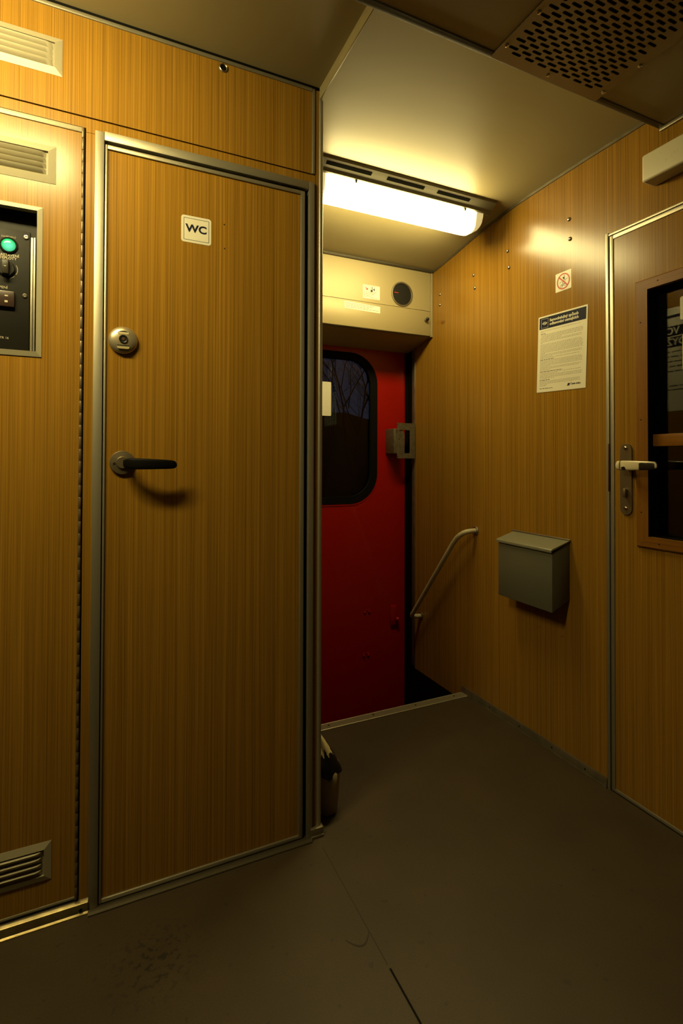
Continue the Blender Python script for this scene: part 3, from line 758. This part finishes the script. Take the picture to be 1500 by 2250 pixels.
# pine frame, mitred
fo = [(W0 - .042, V0 - .0365), (1.1018, V0 - .0365), (1.1018, 1.7015), (W0 - .042, 1.7015)]
fi = [(W0, V0), (W1, V0), (W1, V1), (W0, V1)]
for nm, sel, mt in (('frame_rail', (0, 2), PINE_H), ('frame_stile', (1, 3), PINE)):
    for k in sel:
        b = MB(); a, c, d, e = fo[k], fo[(k + 1) % 4], fi[(k + 1) % 4], fi[k]
        b.loft([[(XW, *a), (XW - .006, *a), (XW - .0105, a[0] + (e[0] - a[0]) * .12, a[1] + (e[1] - a[1]) * .12), (XW - .0105, *e), (XW, *e)],
                [(XW, *c), (XW - .006, *c), (XW - .0105, c[0] + (d[0] - c[0]) * .12, c[1] + (d[1] - c[1]) * .12), (XW - .0105, *d), (XW, *d)]])
        o = b.build(nm, mt, d2, sm=30)
b = MB()
for (yy, zz) in ((1.082, 1.565), (1.082, 1.252), (1.082, .955), (1.025, .861), (1.025, 1.684)): b.lathe([(.0022, 0), (.0022, .0006), (0, .0004)], (lambda u, v, c, yy=yy, zz=zz: (XW - .0104 - c, yy + u, zz + v)), 10)
b.build('nail_heads', BLACK, d2)
b = MB(); b.box(1.557, 1.604, W1 - .002, W1 + .0005, V0, V1); b.box(1.566, 1.604, W0, W1, V1 - .002, V1 + .0005); b.box(1.566, 1.604, W0, W1, V0 - .0005, V0 + .002)
b.build('rebate', BLACK, d2, sm=0)
b = MB(); b.box(1.576, 1.603, W0, W1 - .002, 1.166, 1.2045, .002); b.build('glazing_bar', PINE_H, d2)
b = MB(); b.box(1.6035, 1.6085, W0 - .001, W1 + .001, V0 - .001, V1 + .001); b.build('pane', GLASS, d2, sm=0)
# handle set
hy = 1.1390
plate('back_plate', [rrect(hy - .0205, hy + .0205, .9412, 1.1768, .0203, 10)], onX(XW), .006, mat('dull_nickel_plate', (.30, .24, .15), .36, .8), d2)
bp_ = d2.children[-1]
for zz in (1.1625, .9630):
    k = MB(); k.lathe([(.0058, .006), (.0054, .009), (.003, .0105), (0, .0105)], (lambda u, v, c, zz=zz: (XW - c, hy + u, zz + v)), 18); k.build('screw', CHROME, bp_)
k = MB(); k.box(XW - .020, XW - .005, hy - .007, hy + .003, 1.000, 1.028, .003); k.lathe([(.008, .005), (.008, .014), (0, .014)], lambda u, v, c: (XW - c, hy + u, 1.022 + v), 18); k.build('thumb_turn', MATS['dull_nickel_plate'], bp_)
def chipped():
    M = bpy.data.materials.new('chipped_cream_lever'); M.use_nodes = True
    nt = M.node_tree; b_ = nt.nodes['Principled BSDF']; L = nt.links.new
    tc = nt.nodes.new('ShaderNodeTexCoord'); n = nt.nodes.new('ShaderNodeTexNoise'); n.inputs['Scale'].default_value = 130; n.inputs['Detail'].default_value = 4
    L(tc.outputs['Object'], n.inputs['Vector'])
    sx = nt.nodes.new('ShaderNodeSeparateXYZ'); L(tc.outputs['Object'], sx.inputs[0])
    def mr(v, a, c, d, e):
        r = nt.nodes.new('ShaderNodeMapRange'); r.clamp = True; L(v, r.inputs['Value'])
        for q, x in zip(('From Min', 'From Max', 'To Min', 'To Max'), (a, c, d, e)): r.inputs[q].default_value = x
        return r.outputs[0]
    def op(o, a, c):
        q = nt.nodes.new('ShaderNodeMath'); q.operation = o
        for i, v in enumerate((a, c)):
            if isinstance(v, float): q.inputs[i].default_value = v
            else: L(v, q.inputs[i])
        return q.outputs[0]
    tip = op('MULTIPLY', mr(sx.outputs[1], 1.052, 1.066, 1.0, 0.0), mr(sx.outputs[1], 1.006, 1.011, 0.0, 1.0))
    low = mr(sx.outputs[2], 1.112, 1.116, 1.0, 0.0)
    spot = op('MULTIPLY', op('MULTIPLY', mr(sx.outputs[1], 1.098, 1.106, 0.0, .9), mr(sx.outputs[1], 1.120, 1.127, .9, 0.0)), mr(sx.outputs[2], 1.098, 1.105, 1.0, 0.0))
    msk = op('ADD', op('MULTIPLY', tip, low), spot)
    v = op('GREATER_THAN', op('ADD', msk, op('MULTIPLY', op('SUBTRACT', n.outputs['Fac'], .5), 1.1)), .55)
    mx = nt.nodes.new('ShaderNodeMix'); mx.data_type = 'RGBA'; L(v, mx.inputs[0])
    mx.inputs[6].default_value = (.50, .44, .29, 1); mx.inputs[7].default_value = (.012, .010, .008, 1)
    L(mx.outputs[2], b_.inputs['Base Color']); b_.inputs['Roughness'].default_value = .3
    return M
ctrl = [(1.565, 1.128), (1.540, 1.128), (1.528, 1.1285), (1.5195, 1.122), (1.5155, 1.105), (1.5140, 1.080), (1.5140, 1.050), (1.5150, 1.025), (1.5170, 1.011), (1.5190, 1.0065)]
hh = [.010, .011, .0145, .0155, .0155, .0152, .0142, .0134, .0118, .006]
b = MB(); rings = []
for i, (x, y) in enumerate(ctrl):
    p0 = Vector(ctrl[max(i - 1, 0)]); p1 = Vector(ctrl[min(i + 1, len(ctrl) - 1)]); d = (p1 - p0).normalized(); n = Vector((-d.y, d.x))
    ring = []
    for k in range(20):
        a = 2 * math.pi * k / 20; ca, sa = math.cos(a), math.sin(a)
        ca = math.copysign(abs(ca) ** .55, ca); sa = math.copysign(abs(sa) ** .55, sa)
        ring.append((x + n.x * .0068 * ca, y + n.y * .0068 * ca, 1.1050 + hh[i] * sa))
    rings.append(ring)
b.loft(rings); b.tube([(1.517, 1.128, 1.105), (1.5165, 1.137, 1.105), (1.518, 1.1405, 1.105)], .014, 14, .45, rs=[.0155, .0145, .010])
b.build('lever', chipped(), bp_, sm=60)
# stickers on the pane
q1 = thing('window_sticker', (1.603, .94, 1.5556), 'white bordered square sticker high on the passage door window', 'sticker')
plate('sheet', [rrect(.905, .9870, 1.5556, 1.6275, .006, 4)], onX(1.6034), .0005, PAPER, q1)
plate('field', [rrect(.914, .9780, 1.5650, 1.6190, .002, 3)], onX(1.6034), .0003, mat('grey_field', (.11, .105, .085), .5), q1, c0=.0005)
q2 = thing('window_notice', (1.603, .93, 1.4008), 'plain white notice below the square sticker on the passage door window', 'sticker')
plate('sheet', [rrect(.87, .9800, 1.4008, 1.5087, .003, 4)], onX(1.6034), .0005, PAPER, q2)
# dark corridor behind the passage door
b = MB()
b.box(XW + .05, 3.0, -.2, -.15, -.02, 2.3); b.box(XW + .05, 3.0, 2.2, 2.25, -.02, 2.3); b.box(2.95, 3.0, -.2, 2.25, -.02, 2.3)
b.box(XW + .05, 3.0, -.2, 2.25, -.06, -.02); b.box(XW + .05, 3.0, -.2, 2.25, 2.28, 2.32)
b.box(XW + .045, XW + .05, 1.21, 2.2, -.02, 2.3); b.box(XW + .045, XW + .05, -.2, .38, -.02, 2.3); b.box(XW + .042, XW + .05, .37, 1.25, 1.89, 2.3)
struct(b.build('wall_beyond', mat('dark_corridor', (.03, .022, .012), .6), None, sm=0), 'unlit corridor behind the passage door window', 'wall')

# white casing above the passage door
cs = thing('overhead_casing', (1.535, .62, 1.987), 'long rounded off-white casing above the passage door', 'casing')
b = MB(); b.box(1.5060, XW + .001, .20, 1.0430, 1.9870, 2.0720, .0075, 4); b.build('cover', WHITEP, cs)
b = MB()
def stroke(pts, r=.00022):
    b.tube([(1.5061, y_, z_) for y_, z_ in pts], r, 5)
stroke([(.968, 2.0215), (.9655, 2.0235), (.9635, 2.0225), (.966, 2.018), (.9690, 2.012), (.9655, 2.0125)])
stroke([(.956, 2.0215), (.9525, 2.0215)]); stroke([(.950, 2.0205), (.9475, 2.0330)])
stroke([(.944, 2.030), (.940, 2.0325), (.937, 2.030), (.941, 2.024), (.936, 2.0235)])
stroke([(.933, 2.034), (.930, 2.030), (.933, 2.026), (.929, 2.026)]); stroke([(.982, 2.046), (.978, 2.0475)])
b.build('pencil_scribble', mat('pencil', (.22, .19, .12), .6), cs, sm=0)

# ------------------------------------------------------------------ bolts on the right wall (repeats)
def bolt_mesh():
    b_ = MB(); b_.lathe([(.0078, 0), (.0078, .0010), (.0066, .0035), (.0040, .0052), (0, .0056)], lambda u, v, c: (-c, u, v), 20)
    return b_
B0 = bolt_mesh().build('wall_bolt', CHROME, None, sm=60)
bl = [(1.532, 2.268, 'upper bolt of the pair right of the lamp reflection, nearest the passage door'),]
spots = [(1.3681 * 1.0, 2.0254, 'upper bolt above the bright lamp glare, nearest the passage door'),
         (1.3643, 1.9500, 'lower bolt set inside the bright lamp glare on the right wall'),
         (1.6910, 2.0259, 'upper bolt of the middle pair on the right wall'),
         (1.6829, 1.9519, 'lower bolt of the middle pair on the right wall'),
         (1.9173, 1.9958, 'upper bolt of the pair between middle pair and overhead cabinet'),
         (1.9075, 1.9322, 'lower bolt of the pair between middle pair and overhead cabinet'),
         (2.1862, 1.9844, 'upper bolt of the pair right beside the overhead cabinet'),
         (2.1861, 1.9296, 'lower bolt of the pair right beside the overhead cabinet')]
for i, (yy, zz, lab) in enumerate(spots):
    o = B0 if i == 0 else B0.copy()
    if i: COL.objects.link(o)
    o.location = (XW, yy, zz); tag(o, 'domed ' + lab, 'bolt', 'domed bolts on the right wall')

# ------------------------------------------------------------------ prohibition sign
ps = thing('prohibition_sign', (XW, 1.395, 1.766), 'white square no-prams-or-bicycles sign above the notice on the right wall', 'sign')
pm = onXt(XW, 1.3952, 1.8010)
plate('sheet', [rrect(-.0368, .0368, -.0350, .0360, .002, 3)], pm, .0008, PAPER, ps)
plate('ring', [circle(0, 0, .0300, 48), circle(0, 0, .0256, 48)], pm, .0003, REDINK, ps, c0=.0012)
b = MB(); b.prism([(-.0210, .0176), (-.0176, .0210), (.0210, -.0176), (.0176, -.0210)], pm, .0012, .0015); b.build('bar', REDINK, ps, sm=0)
b = MB(); b.prism(arcband(0.0002, .0085, 180, 275), (lambda u, v, c: pm(u + .0055, v + .0155, c)), .0008, .0011)
b.prism([(.0035, .015), (.0055, .015), (.0055, .022), (.0045, .023)], pm, .0008, .0011)
b.prism(arcband(.0028, .0042, 0, 350), (lambda u, v, c: pm(u + .005, v + .002, c)), .0008, .0011)
b.prism([(.0100, .0035), (.0155, .004), (.0205, .0065), (.0205, .0073), (.0150, .0052), (.0100, .0048)], pm, .0008, .0011)
b.build('pram', NAVY, ps, sm=0)
b = MB()
for (cu_, cv_) in ((-.0085, -.0165), (.0085, -.0135)): b.prism(arcband(.0050, .0063, 0, 355), (lambda u, v, c, cu_=cu_, cv_=cv_: pm(u + cu_, v + cv_, c)), .0008, .0011)
for p, q_ in (((-.0085, -.0165), (-.003, -.008)), ((-.003, -.008), (.0085, -.0135)), ((-.003, -.008), (-.0035, .001)), ((-.0085, -.0165), (.002, -.0145)), ((.002, -.0145), (.006, -.006)), ((-.017, -.003), (-.009, .001)), ((.006, -.006), (.0095, -.004))):
    dv = Vector(q_) - Vector(p); nn = Vector((-dv.y, dv.x)).normalized() * .0008
    b.prism([(p[0] - nn.x, p[1] - nn.y), (q_[0] - nn.x, q_[1] - nn.y), (q_[0] + nn.x, q_[1] + nn.y), (p[0] + nn.x, p[1] + nn.y)], pm, .0008, .0011)
b.build('bicycle', INK, ps, sm=0)

# ------------------------------------------------------------------ notice poster on the right wall
po = thing('wall_notice', (XW, 1.4065, 1.387), 'tall paper notice with navy heading on the right wall', 'notice')
rm = onXt(XW, 1.4066, 1.5378, math.radians(-2.1))
PWH, PHH = .1153, .1500
plate('sheet', [rrect(-PWH, PWH, -PHH, PHH, .002, 3)], rm, .0016, PAPER, po)
b = MB(); b.prism([(-PWH + .006, PHH - .051), (PWH - .006, PHH - .051), (PWH - .006, PHH - .0060), (-PWH + .006, PHH - .0060)], rm, .0016, .0019); hd = b.build('heading_band', NAVY, po, sm=0)
text('heading', 'Samoobslužný způsob\nodbavování cestujících', .0150, (lambda u, v, c: rm(u - .058, v + PHH - .0290, c)), PAPER, po, bold=.00035, align='LEFT', c0=.0019, line=.95)
plate('emblem_frame', fram(-.0995, -.0655, PHH - .0465, PHH - .0110, .0007), rm, .0003, PAPER, po, c0=.0019)
b = MB()
ex_, ez_ = -.0825, PHH - .0288
b.prism(arcband(.0055, .0072, 0, 355), (lambda u, v, c: rm(ex_ + u * 1.45, ez_ + v * .8, c)), .0019, .0022)
b.prism(arcband(.0015, .0032, 0, 355), (lambda u, v, c: rm(ex_ + u, ez_ + v * .9, c)), .0019, .0022)
b.prism([(ex_ - .0135, ez_ - .0006), (ex_ - .0030, ez_ - .0006), (ex_ - .0030, ez_ + .0006), (ex_ - .0135, ez_ + .0006)], rm, .0019, .0022)
b.prism([(ex_ + .0030, ez_ - .0006), (ex_ + .0135, ez_ - .0006), (ex_ + .0135, ez_ + .0006), (ex_ + .0030, ez_ + .0006)], rm, .0019, .0022)
b.build('emblem', PAPER, po, sm=0)
rows = []; bold = []
rr = random.Random(4)
v = PHH - .0600; Lx, Rx = -.1010, .0985
para = [(.93, .08), None, ('b', .12), (.99, 1.0, .99, .985, .52, .98, .96, .06), None, (.95,), (.98, 1.0, .99, 1.0, 1.0, .99, .99, .12), (.98, .99, .30), (.93,), None, ('b', .35), (.97, 1.0, .99, .98, 1.0, .26), (.98, .93, .25), None, ('b', .55), (.97, .45), (.99, .98, 1.0, .36), None, ('b', .25), (.95, .97, .96), (.2, .16)]
for p in para:
    if p is None: v -= .0022; continue
    if p[0] == 'b': bold.append((Lx, Lx + (Rx - Lx) * p[1], v)); v -= .0046; continue
    for f_ in p: rows.append((Lx, Lx + (Rx - Lx) * f_, v)); v -= .00445
lines('small_print', rows, rm, mat('fine_print', (.20, .18, .12), .6), po, .0013, 11, c=.0016, gap=.8, word=(2, 7))
lines('bold_print', bold + [(Lx, Lx + .065, -PHH + .013)], rm, NAVY, po, .0019, 12, c=.0016, gap=.3)
b = MB()
lm_ = lambda u, v_, c: rm(u + .034, v_ - PHH + .0165, c)
b.prism([(0, 0), (.0100, 0), (.0125, .0075), (.0025, .0075)], lm_, .0016, .0019); b.prism([(-.002, -.002), (.009, -.002), (.0096, -.0005), (-.0012, -.0005)], lm_, .0016, .0019)
b.build('logo', NAVY, po, sm=0)
text('logo_lettering', 'České dráhy', .0088, (lambda u, v_, c: rm(u + .048, v_ - PHH + .0205, c)), NAVY, po, align='LEFT', c0=.0016, bold=.0002)

# ------------------------------------------------------------------ waste bin
wb = thing('waste_bin', (1.52, 1.51, .565), 'grey enamelled wall bin with sloping lid on the right wall', 'bin')
b = MB(); b.prism([(XW - .0005, .603), (1.4745, .5635), (1.4745, .779), (XW - .0005, .816)], lambda u, v, c: (u, c, v), 1.3690, 1.6500, .0025)
b.build('body', GREYB, wb)
b = MB(); b.prism([(XW - .0008, .8190), (XW - .0008, .8235), (1.4715, .7965), (1.4665, .7930), (1.4665, .7830), (1.4690, .7830), (1.4700, .7900)], lambda u, v, c: (u, c, v), 1.3655, 1.6540, .001)
b.build('lid', mat('pale_grey_enamel', (.22, .21, .145), .42), wb)
b = MB(); b.tube([(XW - .006, 1.362, .8245), (XW - .006, 1.657, .8245)], .0035, 10); b.build('hinge_rod', STEEL, wb)

# ------------------------------------------------------------------ handrail
hr = thing('handrail', (1.54, 2.13, .27), 'cream tubular handrail slanting down to the red door', 'handrail')
P = [(XW, 1.9018, .7913), (1.535, 1.903, .7905), (1.518, 1.909, .788), (1.508, 1.921, .781), (1.504, 1.940, .769), (1.504, 1.965, .752), (1.504, 1.995, .721), (1.504, 2.02, .690)]
for k in range(1, 11): P.append((1.504, 2.02 + .315 * k / 10, .690 + (.305 - .690) * k / 10))
P += [(1.504, 2.352, .285), (1.508, 2.361, .275), (1.518, 2.364, .2695), (1.535, 2.363, .268), (XW, 2.360, .268)]
b = MB(); b.tube(P, .0115, 16); b.build('rail', mat('cream_paint', (.52, .46, .30), .3), hr, sm=60)
for (yy, zz) in ((1.9018, .7913), (2.360, .268)):
    k = MB(); k.lathe([(.021, 0), (.021, .003), (.017, .006), (.012, .006)], (lambda u, v, c, yy=yy, zz=zz: (XW - c, yy + u, zz + v)), 24); k.build('flange', STEEL, hr)

# ------------------------------------------------------------------ bag behind the washroom corner
def bag_mat():
    M = bpy.data.materials.new('printed_bag_film'); M.use_nodes = True
    nt = M.node_tree; b_ = nt.nodes['Principled BSDF']; L = nt.links.new
    tc = nt.nodes.new('ShaderNodeTexCoord'); mp = nt.nodes.new('ShaderNodeMapping'); mp.inputs['Scale'].default_value = (90, 60, 12)
    mp.inputs['Rotation'].default_value = (0, .5, 0)
    L(tc.outputs['Object'], mp.inputs['Vector']); n = nt.nodes.new('ShaderNodeTexNoise'); n.inputs['Scale'].default_value = 1; L(mp.outputs[0], n.inputs['Vector'])
    sx = nt.nodes.new('ShaderNodeSeparateXYZ'); L(tc.outputs['Object'], sx.inputs[0])
    r = nt.nodes.new('ShaderNodeMapRange'); L(sx.outputs[2], r.inputs['Value'])
    for q, x in zip(('From Min', 'From Max', 'To Min', 'To Max'), (.150, .205, .75, .0)): r.inputs[q].default_value = x
    a = nt.nodes.new('ShaderNodeMath'); a.operation = 'ADD'; L(r.outputs[0], a.inputs[0]); L(n.outputs['Fac'], a.inputs[1])
    g = nt.nodes.new('ShaderNodeMath'); g.operation = 'GREATER_THAN'; L(a.outputs[0], g.inputs[0]); g.inputs[1].default_value = .70
    mx = nt.nodes.new('ShaderNodeMix'); mx.data_type = 'RGBA'; L(g.outputs[0], mx.inputs[0])
    mx.inputs[6].default_value = (.62, .54, .30, 1); mx.inputs[7].default_value = (.006, .005, .005, 1)
    L(mx.outputs[2], b_.inputs['Base Color']); b_.inputs['Roughness'].default_value = .35
    return M
bg_ = thing('carrier_bag', (.645, 1.53, 0), 'crumpled brown bag with cream and black top behind the washroom corner', 'bag')
def bag_rings(zs, jig, seed):
    rr = random.Random(seed); N = 28; ph = [rr.uniform(0, 6.28) for _ in range(6)]; R = []
    for z_, rx, ry, ox in zs:
        ring = []
        for k in range(N):
            a = 2 * math.pi * k / N
            f_ = 1 + jig * (math.sin(5 * a + ph[0] + z_ * 20) + .7 * math.sin(9 * a + ph[1] - z_ * 35) + .4 * math.sin(14 * a + ph[2]))
            ring.append((max(XC + .001, .645 + ox + rx * f_ * math.cos(a)), 1.535 + ry * f_ * math.sin(a), z_ + (.006 * math.sin(4 * a + ph[3]) if z_ > .12 else 0)))
        R.append(ring)
    return R
b = MB(); b.loft(bag_rings([(.0, .036, .055, 0), (.004, .040, .06, 0), (.05, .044, .066, 0), (.10, .048, .07, 0), (.130, .049, .071, 0), (.136, .040, .06, 0)], .03, 2))
b.build('sack', mat('brown_paper_sack', (.34, .27, .14), .6), bg_, sm=60)
b = MB(); b.loft(bag_rings([(.128, .0515, .0735, 0), (.136, .0520, .0740, 0), (.165, .040, .062, -.006), (.200, .026, .045, -.016), (.232, .014, .028, -.026), (.252, .005, .014, -.034)], .05, 9))
b.build('printed_top', bag_mat(), bg_, sm=60)

# ------------------------------------------------------------------ poster on the washroom side wall (seen mirrored in the passage door pane)
sp_ = thing('helpline_poster', (XC, 1.60, 1.38), 'large dark-banded poster on the washroom side wall, seen only as reflection', 'poster')
sm_ = onXs(XC, 1.625, 1.64)
plate('sheet', [[(-.20, -.265), (.135, -.265), (.135, .265), (-.20, .265)]], sm_, .001, PAPER, sp_)
b = MB()
for (v0, v1) in ((.213, .227), (.062, .170)):
    b.prism([(-.20, v0), (.135, v0), (.135, v1), (-.20, v1)], sm_, .001, .0013)
b.build('dark_band', NAVY, sp_, sm=0)
b = MB(); b.prism([(-.20, .113), (.135, .113), (.135, .119), (-.20, .119)], sm_, .0013, .0016); b.build('band_rule', PAPER, sp_, sm=0)
text('heading', 'VOLEJ', .050, (lambda u, v, c: sm_(u + .125, v + .144, c)), PAPER, sp_, align='RIGHT', bold=.001, c0=.0013)
text('heading', 'KDYŽ MI', .050, (lambda u, v, c: sm_(u + .125, v + .087, c)), PAPER, sp_, align='RIGHT', bold=.001, c0=.0013)
lines('small_print', [(-.19, .12, .035 - i * .025) for i in range(5)] + [(-.19, .12, -.14 - i * .02) for i in range(2)], sm_, INK, sp_, .007, 21, c=.001)

# ------------------------------------------------------------------ outside: dark ground and trees at dusk
b = MB(); b.box(-20, 25, 2.75, 40, -1.3, -1.2)
struct(b.build('ground_outside', mat('dark_ground', (.004, .004, .0035), .9, spec=.1), None, sm=0), 'dark trackside ground outside', 'ground')
b = MB(); rr = random.Random(31); rings = []
for i in range(41):
    x = -6 + i * .5; h = 1.75 + .45 * rr.random() + .25 * math.sin(i * .7)
    rings.append([(x, 9, -1.2), (x, 9.05, h * .6), (x, 9.6, h), (x, 10.6, h * .7), (x, 10.8, -1.2)])
b.loft(rings); tag(b.build('hedge', mat('dark_foliage', (.004, .0045, .0035), .9, spec=.1), None), 'dark hedge outside beyond the red door window', 'hedge')
def tree(x, y, h, seed, label):
    rr = random.Random(seed); b_ = MB()
    def branch(p, d, l, r, dep):
        q_ = p + d * l
        b_.tube([p, p + d * l * .5 + Vector((rr.uniform(-.05, .05), 0, rr.uniform(-.05, .05))) * l, q_], r, 6, rs=[r, r * .8, r * .6])
        if dep:
            for _ in range(3):
                nd = (d + Vector((rr.uniform(-.8, .8), rr.uniform(-.3, .3), rr.uniform(-.15, .55)))).normalized(); branch(q_ if rr.random() < .6 else p + d * l * .6, nd, l * .72, r * .58, dep - 1)
    branch(Vector((x, y, -1.2)), Vector((.05, 0, 1)).normalized(), h, .05, 5)
    tag(b_.build('bare_tree', mat('dark_bark', (.004, .0035, .003), .9, spec=.1), None), label, 'tree')
tree(3.9, 8.2, 1.9, 3, 'bare tree outside, left in the red door window')
tree(9.2, 15.5, 2.6, 8, 'bare tree outside, right in the red door window')
